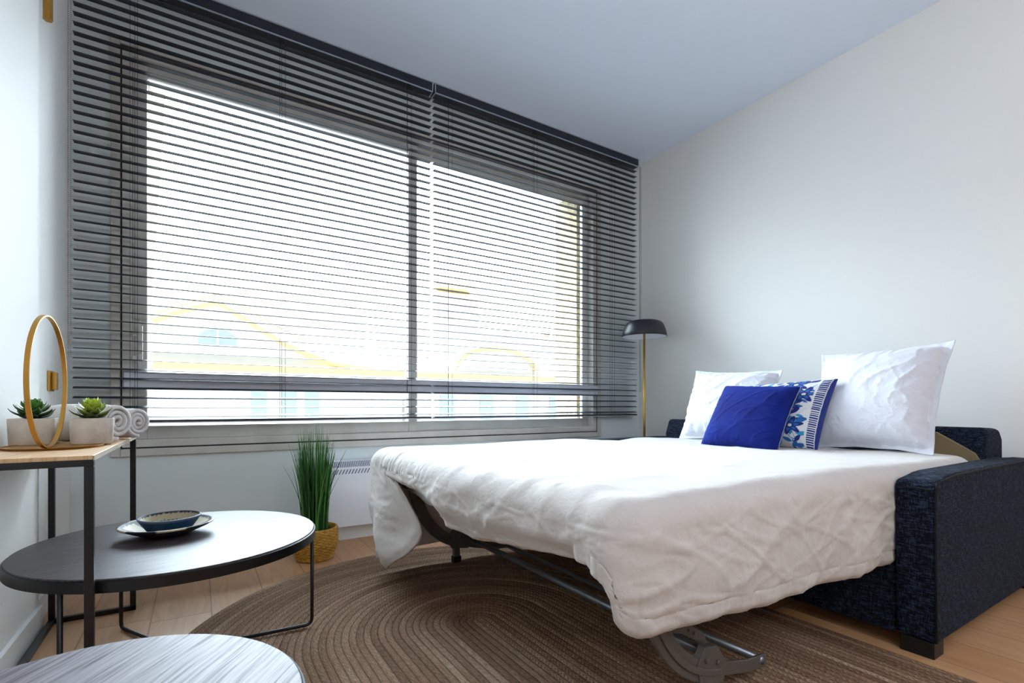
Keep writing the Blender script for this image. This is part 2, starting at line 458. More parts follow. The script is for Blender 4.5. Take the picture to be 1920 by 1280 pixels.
# ------------------------------------------------------------------ blinds
def blind(x0, x1, label, ladders, chain_x, chain_r, chain_z):
    t = thing('venetian_blind', label, 'blind', ((x0+x1)/2, WY-.05, ZC-.06), 'dark venetian blinds')
    y0, y1 = WY-.075, WY-.015
    z1 = ZC-.004; z0 = z1-.056
    hr = bevel_mod(obj('head_rail', BX(x0, x1, y0, y1, z0, z1), M['rail'], t), .003)
    b = NB(); box(b, x0, x1, y0-.002, y0+.004, z0-.004, z0+.002); box(b, x0, x1, y0-.002, y0+.003, z1-.004, z1)
    for xe in (x0, x1-.006): box(b, xe, xe+.006, y0-.002, y1, z0-.004, z1)
    obj('rail_edge', b, M['silver'], hr)
    yc = (y0+y1)/2; wd = .033; pitch = .0415
    b = NB(); z = z0-.032
    zs = []
    while z > .655:
        zs.append(z); z -= pitch
    for z in zs:
        prof = []; ang = math.radians(lerp(15, 2.5, sstep(.86, 1.0, z)))
        for k in range(6):
            u = k/5-.5
            prof.append((yc+u*wd*math.cos(ang), z+u*wd*math.sin(ang)+.0022*(1-4*u*u)))
        low = [(p[0]+.0002, p[1]-.0019) for p in reversed(prof)]
        prism(b, prof+low, 'x', x0+.004, x1-.004)
    sl = obj('slats', b, M['slat'], t)
    zb = zs[-1]-pitch*.62
    br = bevel_mod(obj('bottom_rail', BX(x0+.004, x1-.004, yc-.019, yc+.019, zb-.006, zb+.009), M['rail'], t), .003)
    obj('rail_edge', BX(x0+.004, x1-.004, yc-.0205, yc-.018, zb-.006, zb-.001), M['silver'], br)
    for lx in ladders:
        b = NB()
        for dx, dy in ((-.014, -wd*.52), (0, wd*.5), (.012, -wd*.52)):
            tube(b, [(lx+dx, yc+dy, z0), (lx+dx, yc+dy, zb+.008)], .0009, 5)
        obj('ladder_cord', b, M['cord'], t)
    b = NB()
    if chain_r:   # beaded chain
        z = z0
        while z > chain_z:
            for dx in (0, .009):
                bmesh.ops.create_icosphere(b, subdivisions=1, radius=.0026, matrix=Matrix.Translation((chain_x+dx, y0-.004, z)))
            z -= .0085
        obj('bead_chain', b, M['bead'], t, smooth=True)
    else:
        tube(b, [(chain_x, y0-.002, z0), (chain_x, y0-.002, chain_z), (chain_x+.012, y0-.002, chain_z), (chain_x+.012, y0-.002, z0)], .0012, 5)
        obj('pull_cord', b, M['cord'], t)
    return t
blind(-.450, 1.172, 'dark venetian blind with thin open slats, the wider left one over the left pane', (-.24, .36, 1.03), -.457, True, .93)
blind(1.182, 2.885, 'dark venetian blind with thin open slats, right one beside the floor lamp', (1.29, 1.92, 2.63), 2.893, False, .84)

# ------------------------------------------------------------------ heater
ht = thing('panel_heater', 'white electric panel heater with slotted grille below the window', 'heater', (1.4, WY-.06, .1))
hy = WY-.095
b = NB(); prism(b, [(hy, .085), (hy, .40), (hy+.035, .435), (WY-.003, .437), (WY-.003, .085)], 'x', .535, 2.1)
bevel_mod(obj('heater_body', b, M['white_enamel'], ht), .004)
b = NB(); x = .56
while x < 2.06:
    prism(b, [(x, .368), (x+.006, .368), (x+.018, .392), (x+.012, .392)], 'y', hy-.0012, hy+.002); x += .0165
obj('slots', b, M['slot'], ht)
b = NB(); x = .56
while x < 2.06:
    v = [b.verts.new(p) for p in ((x, hy+.004, .4035), (x+.005, hy+.004, .4035), (x+.005, hy+.031, .4312), (x, hy+.031, .4312))]
    vv = [b.verts.new(p.co+Vector((0, -.001, .0012))) for p in v]
    b.faces.new(v); b.faces.new(vv)
    for k in range(4): b.faces.new((v[k], v[(k+1) % 4], vv[(k+1) % 4], vv[k]))
    x += .0095
obj('top_grille', b, M['slot'], ht)

# ------------------------------------------------------------------ wall fixtures
t = thing('brass_wall_plate', 'small square brass switch plate low on the left wall', 'switch', (XL1, 2.46, .82))
bevel_mod(obj('plate', BX(XL1, XL1+.006, 2.42, 2.50, .785, .86), M['brass'], t), .002)
bevel_mod(obj('rocker', BX(XL1+.006, XL1+.02, 2.45, 2.485, .79, .855), M['brass'], t), .003)
t = thing('brass_wall_lamp', 'brass tube wall lamp cut by the top left picture edge', 'wall lamp', (XL1, 2.38, 2.3))
b = NB(); tube(b, [(XL1+.030, 2.275, 2.045), (XL1+.030, 2.275, 2.40)], .0135, 6); obj('lamp_tube', b, M['gold'], t, smooth=False)
bevel_mod(obj('wall_bracket', BX(XL1, XL1+.02, 2.255, 2.295, 2.24, 2.31), M['gold'], t), .002)

# ------------------------------------------------------------------ rug
RC = (.80, 1.47); RR = .925; RL = 1.0   # far end centre, radius, straight run toward -y
b = NB(); uvl = b.loops.layers.uv.new('UVMap')
step = .022/4; nr = int(RR/step); seg_s = 60; seg_c = 90
def rug_ring(d):
    out = []; half = math.pi*d
    for k in range(seg_s): out.append((RC[0]+d, RC[1]-RL+RL*k/seg_s, RL*k/seg_s))
    for k in range(seg_c): a = PI*k/seg_c; out.append((RC[0]+d*math.cos(a), RC[1]+d*math.sin(a), RL+a*max(d, .001)))
    for k in range(seg_s): out.append((RC[0]-d, RC[1]-RL*k/seg_s, RL+PI*d+RL*k/seg_s))
    for k in range(seg_c+1): a = PI+PI*k/seg_c; out.append((RC[0]+d*math.cos(a), RC[1]-RL+d*math.sin(a), 2*RL+PI*d+PI*k/seg_c*d))
    return out
prev = None
for i in range(nr+3):
    d = max(i*step, .0006)
    z = .007+.001*abs(math.sin(PI*d/.022))
    if i > nr: d = RR+.002*(i-nr); z = .004 if i == nr+1 else 0
    cur = [(b.verts.new((x, y, z)), u, d) for x, y, u in rug_ring(d)]
    if prev:
        for k in range(len(cur)-1):
            q = (prev[k], prev[k+1], cur[k+1], cur[k])
            f = b.faces.new([e[0] for e in q]); f.smooth = True
            for lp, e in zip(f.loops, q): lp[uvl].uv = (e[1], e[2])
    prev = cur
bmesh.ops.remove_doubles(b, verts=b.verts, dist=.0002)
tag(obj('jute_rug', b, M['rug']), 'large oval braided brown jute rug under the bed', 'rug')

# ------------------------------------------------------------------ console table
CX0, CX1, CY0, CY1, CZ = -.424, -.190, 1.38, 2.24, .624
t = thing('console_table', 'narrow black metal console table with oak top against the left wall', 'table', ((CX0+CX1)/2, (CY0+CY1)/2, 0))
bevel_mod(obj('tabletop', BX(CX0, CX1-.001, CY0+.001, CY1, CZ-.009, CZ), M['oak'], t), .001)
obj('edge_band', BX(CX1-.001, CX1+.0008, CY0, CY1, CZ-.011, CZ-.0005), M['oak_edge'], t)
q = .0165
def bar(*a): return bevel_mod(obj('frame_rail', BX(*a), M['black'], t), .001)
bar(CX0, CX1, CY0, CY0+q, CZ-.023, CZ-.009); bar(CX0, CX1, CY1-q, CY1, CZ-.023, CZ-.009)
bar(CX0, CX0+q, CY0+q, CY1-q, CZ-.023, CZ-.009)
bar(CX0+q, CX1, CY1-q, CY1, 0, q); bar(CX0, CX0+q, CY0+q, CY1, 0, q); bar(CX0+q, CX1, CY0, CY0+q, 0, q)
for x, y in ((CX0, CY0), (CX0, CY1-q), (CX1-q, CY0), (CX1-q, CY1-q)):
    z0 = q if x == CX0 and y > 2 else 0
    bevel_mod(obj('leg', BX(x, x+q, y, y+q, z0 if x != CX0 else q, CZ-.023), M['black'], t), .001)

# ------------------------------------------------------------------ round tables
def round_table(name, label, c, r, z, legang, topmat, group, rod=.0055, rim=.024):
    t = thing(name, label, 'table', (c[0], c[1], 0), group)
    b = NB(); lathe(b, [(0, z-.008), (r-.006, z-.008), (r-.004, z-.006), (r-.004, z-.0015), (r-.0055, z), (0, z)], c, 128)
    obj('tabletop', b, topmat, t)
    b = NB(); lathe(b, [(r-.012, z-.006-rim), (r, z-.006-rim), (r, z-.005), (r-.003, z-.003), (r-.0045, z-.007), (r-.012, z-.009)], c, 128, close=True)
    obj('rim', b, M['black'], t, smooth=False)
    rl = r-.006
    for a in legang:
        b = NB(); x, y = c[0]+rl*math.cos(a), c[1]+rl*math.sin(a)
        zz = rod+(.011 if math.hypot(max(0, abs(x-RC[0])), max(0, y-RC[1])) < RR else 0)
        zc = rod+.0105
        tube(b, rounded([(x, y, z-.01), (x, y, zz+.0), (c[0]+.02*math.cos(a), c[1]+.02*math.sin(a), zc if True else zz)], .022, 6), rod, 12)
        obj('leg', b, M['black'], t, smooth=True)
    b = NB(); tube(b, [(c[0], c[1], rod*.8), (c[0], c[1], rod+.017)], .022, 16); obj('hub', b, M['black'], t)
    return t
round_table('coffee_table', 'low round coffee table with black rim and dark wood top, holding two woven bowls', (-.045, 1.738), .366, .35,
            [math.radians(v) for v in (-2, 118, 234)], M['top_dark'], 'round coffee tables')
round_table('coffee_table', 'smaller round table with streaked grey wood top at the bottom left corner', (-.135, .761), .262, .35,
            [math.radians(v) for v in (-60, 60, 180)], M['top_wash'], 'round coffee tables')

# ------------------------------------------------------------------ bowls
def lin(h): return rgb(h)
NAVY, CREAM, TEAL, BLK = lin('#1B2233'), lin('#C9BCA0'), lin('#1F4A6C'), lin('#0D0F16')
def bowl(name, label, c, r0, r1, z0, hgt, fn, lip):
    prof = []
    n = 26
    for k in range(n+1):
        u = k/n; prof.append((lerp(r0, r1, u), z0+hgt*u**lip+.0006*math.sin(u*n*PI)))
    outer = prof; th = .005
    inner = [(max(p[0]-th*.6, .001), p[1]+th) for p in reversed(prof)]
    full = [(0, z0)]+outer+[(r1+.0015, z0+hgt+.003)]+inner+[(0, z0+th)]
    b = NB(); lathe(b, full, c, 96)
    o = obj(name, b, M['wov'], None, smooth=True, origin=(c[0], c[1], z0))
    tag(o, label, 'bowl', 'woven bowls on the coffee table')
    def col(i, co):
        r = math.hypot(co.x, co.y); a = math.atan2(co.y, co.x)
        u = (r-r0)/(r1-r0); zl = z0+hgt*max(u, 0)**lip-z0
        return fn(a, u, r, co.z > zl+.0025 or u < 0)
    paint(o, col)
    return o
def f_plate(a, u, r, inside):
    zig = abs((a/(2*PI)*36) % 1-.5)*.12
    if u > .93: return CREAM if math.sin(a*5+2.6) > .1 else BLK
    if not inside: return lin('#2A2531')
    sec = math.sin(a*2.5+.6)
    if sec > .55 and .15 < u+zig < .85: return CREAM
    if .40 < u+zig < .5: return lin('#6E7687')
    return NAVY
def f_bowl(a, u, r, inside):
    zig = abs((a/(2*PI)*60) % 1-.5)*.16
    if u > .95: return lin('#5B6D80')
    if not inside: return TEAL if u+zig*.5 > .35 else NAVY
    if .4 < u+zig < .82: return lin('#B7AC90')
    return NAVY
bowl('woven_plate', 'wide shallow woven plate in navy and cream on the coffee table, below the bowl', (-.078, 1.79), .045, .118, .3505, .03, f_plate, 1.25)
bowl('woven_bowl', 'small blue woven bowl nested on the woven plate', (-.072, 1.80), .05, .079, .3565, .041, f_bowl, 1.1)

# ------------------------------------------------------------------ hoop tray, pots, towels
TZ = CZ
t = thing('hoop_tray', 'gold oval tray with a tall standing gold hoop on the console table', 'tray', (-.312, 1.70, TZ))
b = NB(); lathe(b, [(0, TZ+.0005), (.108, TZ+.0005), (.115, TZ+.006), (.112, TZ+.006), (.106, TZ+.003), (0, TZ+.003)], (0, 0), 72)
for v in b.verts: v.co.x = v.co.x*.88-.312; v.co.y = v.co.y*1.05+1.70
obj('tray', b, M['gold'], t, smooth=False)
b = NB(); R = .162; rc = (-.312, 1.635, TZ+.003+R); n = 120; th = math.radians(88.5)
dx, dy = math.cos(th), math.sin(th); rings = []
for k in range(n):
    a = 2*PI*k/n
    ring = []
    for rr, ww in ((R, -.0048), (R, .0048), (R-.0035, .0048), (R-.0035, -.0048)):
        ring.append(b.verts.new((rc[0]+dx*rr*math.cos(a)+dy*ww, rc[1]+dy*rr*math.cos(a)-dx*ww, rc[2]+rr*math.sin(a))))
    rings.append(ring)
for k in range(n):
    A, B = rings[k], rings[(k+1) % n]
    for j in range(4): b.faces.new((A[j], A[(j+1) % 4], B[(j+1) % 4], B[j]))
obj('hoop', b, M['gold'], t)

def pot_plant(label, c, rot, cols, seed):
    rnd = random.Random(seed)
    z0 = TZ+.0032; t = thing('potted_succulent', label, 'plant', (c[0], c[1], z0), 'succulents on the console table')
    b = NB(); hw, hd, hh, cr = .047, .040, .070, .016
    def rr(z, s):
        pts = []
        for cx, cy, a0 in ((hw-cr, hd-cr, 0), (-hw+cr, hd-cr, 90), (-hw+cr, -hd+cr, 180), (hw-cr, -hd+cr, 270)):
            for k in range(7):
                a = math.radians(a0+15*k); pts.append((s*(cx+cr*math.cos(a)), s*(cy+cr*math.sin(a)), z))
        return pts
    levels = [rr(0, .0), rr(0, .90), rr(.003, .94), rr(hh*.5, .975), rr(hh-.002, 1.), rr(hh, .985), rr(hh, .92), rr(hh-.012, .9)]
    ca, sa = math.cos(rot), math.sin(rot)
    def W(p): return (c[0]+p[0]*ca-p[1]*sa, c[1]+p[0]*sa+p[1]*ca, z0+p[2])
    L = [[b.verts.new(W(p)) for p in lv] for lv in levels]
    for A, B in zip(L, L[1:]):
        for k in range(28): b.faces.new((A[k], A[(k+1) % 28], B[(k+1) % 28], B[k]))
    bmesh.ops.remove_doubles(b, verts=b.verts, dist=.0001)
    obj('pot', b, M['cement'], t, smooth=True)
    b = NB(); f = [b.verts.new(W((p[0], p[1], hh-.010))) for p in rr(0, .915)]; g = [b.verts.new(W((p[0], p[1], hh-.004))) for p in rr(0, .915)]
    b.faces.new(f); b.faces.new(g)
    for k in range(28): b.faces.new((f[k], f[(k+1) % 28], g[(k+1) % 28], g[k]))
    obj('soil', b, M['soil'], t)
    # rosette
    b = NB(); colv = []
    top = z0+hh
    ga = 0
    for k in range(34):
        u = k/33           # 0 = outer low, 1 = centre top
        ga += 2.399963
        ln = lerp(.050, .024, u)*rnd.uniform(.9, 1.1); wd = lerp(.0135, .0105, u)
        pitch = math.radians(lerp(14, 66, u**1.1)+rnd.uniform(-6, 6))
        bz = top+lerp(-.002, .034, u)
        br = lerp(.006, .003, u)
        N = 7
        rows = []
        for i in range(N+1):
            s = i/N; w = wd*(math.sin(PI*min(1, s*.82+.16))**.8)*(1-s**6)+.0003
            ang = pitch-.35*s+.5*s*s
            rr_ = br+ln*s*math.cos(ang); zz = bz+ln*s*math.sin(ang)
            row = []
            for jv in (-1, -.5, 0, .5, 1):
                side = w*jv; cup = .25*w*(jv*jv)
                row.append(b.verts.new((c[0]+rr_*math.cos(ga)-side*math.sin(ga), c[1]+rr_*math.sin(ga)+side*math.cos(ga), zz+cup)))
            for jv in (.5, 0, -.5):
                side = w*jv
                row.append(b.verts.new((c[0]+rr_*math.cos(ga)-side*math.sin(ga), c[1]+rr_*math.sin(ga)+side*math.cos(ga), zz-.0024*(1-abs(jv)))))
            rows.append(row)
            base = [lerp(cols[0][q], cols[1][q], u**1.0) for q in range(3)]
            vv = rnd.uniform(.85, 1.1)
            for _ in row: colv.append(tuple(x*vv for x in base)+(1,))
        for A, B in zip(rows, rows[1:]):
            for j in range(8): b.faces.new((A[j], A[(j+1) % 8], B[(j+1) % 8], B[j]))
        b.faces.new(rows[-1])
    tube(b, [(c[0], c[1], top-.006), (c[0], c[1], top+.024)], .006, 8)
    o = obj('leaves', b, M['leaf'], t, smooth=True)
    paint(o, lambda i, co: colv[i] if i < len(colv) else rgb('#33501E'))
    return t
pot_plant('dark green succulent in a cement pot behind the gold hoop, nearest the wall', (-.372, 1.800), .06, (rgb('#0F2410'), rgb('#4F8F2A')), 3)
pot_plant('yellow-green succulent in a cement pot right of the gold hoop', (-.246, 1.765), .10, (rgb('#16320F'), rgb('#C3DC3C')), 11)

def towel(label, c, r, x0, x1, seed, sq=1.):
    """rolled towel: spiral sheet swept along x"""
    rnd = random.Random(seed); b = NB(); turns = 3.1; n = 110; th = r*.22
    path = []
    for k in range(n+1):
        u = k/n; a = -2.2+2*PI*turns*u; rr_ = lerp(r*.10, r-th/2, u)
        path.append((math.cos(a)*rr_*1.08, math.sin(a)*rr_*sq, a))
    nx = 26; rows = []
    for i in range(nx+1):
        s = i/nx; x = lerp(x0, x1, s)
        bul = 1+.05*math.sin(s*PI)
        ring_o, ring_i = [], []
        for k, (py, pz, a) in enumerate(path):
            k0, k1 = max(k-1, 0), min(k+1, n)
            ty, tz = path[k1][0]-path[k0][0], path[k1][1]-path[k0][1]; L = math.hypot(ty, tz)
            ny, nz = tz/L, -ty/L
            w = .0016*ns(x*60, py*90, pz*90+seed)+.0035*ns(x*9, k*.06, seed)
            ex = .004*ns(k*.08, seed*3.1)*(1 if i in (0, nx) else .3)
            ring_o.append(b.verts.new((x+ex, c[0]+(py*bul+ny*(th/2*.92+w)), c[1]+(pz*bul+nz*(th/2*.92+w)))))
            ring_i.append(b.verts.new((x+ex, c[0]+(py*bul-ny*(th/2*.92)), c[1]+(pz*bul-nz*(th/2*.92)))))
        rows.append(ring_o+ring_i[::-1])
    m = len(rows[0])
    for A, B in zip(rows, rows[1:]):
        for k in range(m): b.faces.new((A[k], A[(k+1) % m], B[(k+1) % m], B[k]))
    for R_ in (rows[0], rows[-1]):
        for k in range(n): b.faces.new((R_[k], R_[k+1], R_[m-2-k], R_[m-1-k]))
    o = obj('rolled_towel', b, M['towel'], None, smooth=True, origin=((x0+x1)/2, c[0], TZ))
    th_ = math.radians(-34); L2 = (x1-x0)/2
    o.rotation_euler.z = th_; o.location = (x1-L2*math.cos(th_), c[0]-L2*math.sin(th_), TZ)
    return tag(o, label, 'towel', 'rolled towels on the console table')
towel('rolled white towel directly behind the yellow-green succulent', (1.865, TZ+.0595), .057, -.405, -.200, 2)
towel('rolled grey-white towel at the far end of the console table, nearest the window', (2.03, TZ+.053), .054, -.385, -.165, 5, .93)

# ------------------------------------------------------------------ grass basket
bc = (.472, 2.515)
t = thing('potted_grass', 'tall green artificial grass in a round yellow woven basket by the heater', 'plant', (bc[0], bc[1], 0))
b = NB(); rows = []; nrow = 46; nst = 36; seg = nst*6; hh = .150
for i in range(nrow+1):
    u = i/nrow; base = lerp(.082, .104, sstep(0, .55, u))-.002*sstep(.8, 1, u)
    if i == 0: base = .076
    row = []
    rid = i//2
    for k in range(seg):
        a = 2*PI*k/seg
        w = .0032*math.cos(a*nst/2+PI*rid)*(1 if i % 2 else .35)+(.0014 if i % 2 else -.0008)
        row.append(b.verts.new((bc[0]+(base+w)*math.cos(a), bc[1]+(base+w)*math.sin(a), .002+hh*u)))
    rows.append(row)
for s_, zz in ((-.006, hh+.003), (-.010, hh), (-.010, hh-.03)):
    rows.append([b.verts.new((bc[0]+(.103+s_)*math.cos(2*PI*k/seg), bc[1]+(.103+s_)*math.sin(2*PI*k/seg), zz)) for k in range(seg)])
for A, B in zip(rows, rows[1:]):
    for k in range(seg): b.faces.new((A[k], A[(k+1) % seg], B[(k+1) % seg], B[k]))
b.faces.new(rows[0])
obj('basket', b, M['basket'], t, smooth=True)
b = NB(); lathe(b, [(0, hh-.02), (.088, hh-.02), (.088, hh-.028), (0, hh-.028)], bc, 32); obj('soil', b, M['soil'], t)
b = NB(); colv = []; rnd = random.Random(4)
for k in range(330):
    a0 = rnd.uniform(0, 2*PI); r0 = .062*math.sqrt(rnd.random())
    out = rnd.uniform(.0, .055)+(.06 if rnd.random() < .14 else 0)
    ln = rnd.uniform(.32, .535)*(1-out*2.2); az = a0+rnd.uniform(-.5, .5); w = rnd.uniform(.0016, .0032)
    tw = rnd.uniform(0, PI); N = 8; prev = None
    g0 = rnd.choice(('#1D4A1C', '#2C6426', '#3B7A2E', '#17401F', '#4E8A3A')); cc = rgb(g0)
    for i in range(N+1):
        s = i/N
        x = bc[0]+r0*math.cos(a0)+out*s**1.9*math.cos(az); y = bc[1]+r0*math.sin(a0)+out*s**1.9*math.sin(az)
        y = min(y, WY-.10)
        z = hh-.02+ln*s; ww = w*(1-s**3)+.0003
        dx, dy = math.cos(tw)*ww, math.sin(tw)*ww
        cur = [b.verts.new((x-dx, y-dy, z)), b.verts.new((x+dy*.5, y-dx*.5, z)), b.verts.new((x+dx, y+dy, z))]
        colv += [cc]*3
        if prev:
            b.faces.new((prev[0], prev[1], cur[1], cur[0])); b.faces.new((prev[1], prev[2], cur[2], cur[1])); b.faces.new((prev[2], prev[0], cur[0], cur[2]))
        prev = cur
o = obj('grass_blades', b, M['grass'], t)
paint(o, lambda i, co: colv[i])

# ------------------------------------------------------------------ floor lamp
lc = (2.696, 2.494)
t = thing('floor_lamp', 'slim brass floor lamp with black dome shade in the corner behind the sofa bed', 'lamp', (lc[0], lc[1], 0))
b = NB(); lathe(b, [(0, 0), (.13, 0), (.13, .014), (.12, .018), (0, .018)], lc, 48); obj('base', b, M['lamp_black'], t)
b = NB(); tube(b, [(lc[0], lc[1], .018), (lc[0], lc[1], 1.30)], .0085, 16); obj('pole', b, M['brass'], t, smooth=True)
zt, zb_, r = 1.342, 1.225, .158
prof = [(0, zt), (.06, zt-.001), (.095, zt-.005), (.118, zt-.014), (.133, zt-.030), (.143, zt-.055), (.152, zt-.085), (r, zb_), (r-.002, zb_)]
inn = [(r-.002, zb_+.0005), (.149, zt-.085), (.140, zt-.055), (.130, zt-.032), (.115, zt-.017), (.093, zt-.008), (0, zt-.004)]
b = NB(); lathe(b, prof, lc, 64); sh = obj('lamp_shade', b, M['lamp_black'], t, smooth=True)
b = NB(); lathe(b, inn, lc, 64); obj('shade_lining', b, M['lamp_white'], sh, smooth=True)
b = NB(); lathe(b, [(0, 1.255), (.018, 1.258), (.028, 1.275), (.026, 1.293), (.016, 1.31), (.014, 1.33)], lc, 24); obj('bulb', b, M['lamp_white'], t, smooth=True)

# ------------------------------------------------------------------ sofa bed
YN0, YN1 = .549, .650; YF0, YF1 = 2.235, 2.335
AX0, AX1 = 1.775, 2.90
sofa = thing('sofa_bed', 'charcoal fabric sofa bed pulled open, standing against the right wall', 'sofa bed', (2.3, 1.44, 0))
def arm(y0, y1, near):
    # side outline in X-Z with a softly crowned top
    def zt(x): return .512+.016*sstep(AX0, AX0+.16, x)-.012*sstep(2.6, AX1, x)
    prof = [(AX0+.012, .045), (AX1, .045)]
    for k in range(24):
        x = lerp(AX1, AX0+.02, k/23); prof.append((x, zt(x)))
    prof += [(AX0+.006, zt(AX0)-.008), (AX0, zt(AX0)-.024), (AX0+.004, .25)]
    b = NB(); prism(b, prof, 'y', y0, y1)
    o = bevel_mod(obj('armrest', b, M['sofa'], sofa), .012, 3)
    yy = y0+.001 if near else y1-.001
    b = NB(); pts = [(AX0+.010, yy, .05)]+[(AX0+.006, yy, .25), (AX0+.003, yy, .46)]+[(lerp(AX0+.012, AX1-.02, k/14), yy, zt(lerp(AX0+.012, AX1-.02, k/14))-.006) for k in range(15)]
    tube(b, pts, .0035, 6); obj('piping', b, M['seam'], o, smooth=True)
    b = NB(); tube(b, [(AX0-.0005, y0+.010, zt(AX0)-.022), (AX0-.0005, y1-.010, zt(AX0)-.022)], .0022, 6); obj('seam', b, M['seam'], o)
    for xx in (AX0+.035, AX1-.085):
        bevel_mod(obj('foot', BX(xx-.025, xx+.045, y0+.006, y1-.012, 0, .046), M['foot_black'], sofa), .002)
arm(YN0, YN1, True); arm(YF0, YF1, False)
bevel_mod(obj('seat_base', BX(AX0+.02, 2.60, YN1+.003, YF0-.003, .04, .36), M['sofa'], sofa), .01, 3)
b = NB(); prism(b, [(2.62, .40), (2.60, .55), (2.635, .645), (2.80, .638), (2.84, .60), (2.86, .05), (2.62, .05)], 'y', YN1+.004, YF0-.004)
bevel_mod(obj('backrest', b, M['sofa'], sofa), .022, 3)
b = NB()
v = [(YN1+.006, .50), (.90, .50), (.90, .628), (YN1+.150, .622), (YN1+.03, .545)]
prism(b, v, 'x', 2.586, 2.604); o = obj('lining_panel', b, M['beige'], sofa); o['label'] = 'beige exposed lining'

# mattress and steel bed frame
bevel_mod(obj('mattress', BX(.665, 2.58, .700, 2.135, .425, .515), M['sheet'], sofa), .03, 4)
# sagging cover below the foot rod
b = NB(); n = 24
cols_ = []
for k in range(n+1):
    y = lerp(.80, 2.08, k/n); z = .412-.045*math.sin(PI*k/n)*(1+.1*math.sin(k*1.9))
    cols_.append([b.verts.new((.716, y, .404)), b.verts.new((.722+.004*math.sin(k), y, z-.006)), b.verts.new((.80, y, z-.012)), b.verts.new((.9, y, .424))])
for A, B in zip(cols_, cols_[1:]):
    for j in range(3): b.faces.new((A[j], A[j+1], B[j+1], B[j]))
o = obj('cover_flap', b, M['sheet'], sofa, smooth=True); mm = o.modifiers.new('s', 'SOLIDIFY'); mm.thickness = .003
YA, YC = .748, 2.085
fr = obj('bed_frame', tube(NB(), rounded([(1.9, YA+.01, .405), (.722, YA+.01, .405), (.722, YC, .405), (1.9, YC, .405)], .06, 8), .0105, 14), M['steel'], sofa, smooth=True)
fr['label'] = 'grey steel tube bed frame'
b = NB()
for yy in (1.935, 1.965):
    tube(b, [(.712, yy, .414), (.709, yy, .398), (.80, yy-.02, .352)], .0016, 6)
obj('strap', b, M['rubber'], fr)
def legset(y, s):
    pts = []
    P0, P1, P2, P3 = Vector((.80, y, .40)), Vector((.825, y, .24)), Vector((.905, y, .115)), Vector((1.06, y, .092))
    for k in range(15):
        u = k/14; a = P0.lerp(P1, u); bb = P1.lerp(P2, u); c = P2.lerp(P3, u)
        pts.append(a.lerp(bb, u).lerp(bb.lerp(c, u), u))
    b = NB(); ribbon_bar(b, pts, .012, .052, (0, 1, 0)); ribbon_bar(b, [p+Vector((0, -.009*s, 0)) for p in pts], .006, .016, (0, 1, 0))
    leg = bevel_mod(obj('leg', b, M['bracket'], fr), .002)
    # hinge plate, foot post
    # foot post, hinge and rubber foot are added as parts of their own below
    b = NB(); prism(b, [(.975, .13), (1.0, .165), (1.045, .160), (1.085, .11), (1.07, .065), (.985, .075)], 'y', y-.010, y+.010)
    tube(b, [(1.005, y-.016, .135), (1.005, y+.016, .135)], .007, 10); tube(b, [(1.045, y-.016, .12), (1.045, y+.016, .12)], .006, 10)
    bevel_mod(obj('hinge_plate', b, M['bracket'], fr), .002)
    b = NB(); ribbon_bar(b, [(1.01, y, .10), (1.012, y, .030)], .022, .030, (0, 1, 0)); bevel_mod(obj('foot_post', b, M['bracket'], fr), .002)
    obj('rubber_foot', BX(.993, 1.031, y-.014, y+.014, .008, .036), M['rubber'], fr)
    b = NB(); ribbon_bar(b, [(1.02, y+.014*s, .105), (1.10, y+.014*s, .080), (1.20, y+.014*s, .058), (1.285, y+.014*s, .052)], .010, .034, (0, 1, 0))
    bevel_mod(obj('link_bar', b, M['bracket'], fr), .003)
    if s < 0: return
    b = NB(); ribbon_bar(b, [(.90, y+.03*s, .225), (.97, y+.03*s, .205), (1.03, y+.03*s, .17), (1.05, y+.022*s, .125)], .008, .028, (0, 1, 0))
    for xx, zz in ((.985, .197), (1.005, .185)): tube(b, [(xx, y+.02*s, zz), (xx, y+.038*s, zz)], .004, 8)
    bevel_mod(obj('rivet_bar', b, M['bracket'], fr), .002)
legset(YA, 1); legset(YC, -1)
obj('cross_tube', tube(NB(), [(1.045, YA, .128), (1.045, YC, .128)], .0125, 14), M['steel'], fr, smooth=True)
obj('cross_tube', tube(NB(), [(1.262, YA+.006, .056), (1.262, YC+.005, .056)], .010, 14), M['steel'], fr, smooth=True)

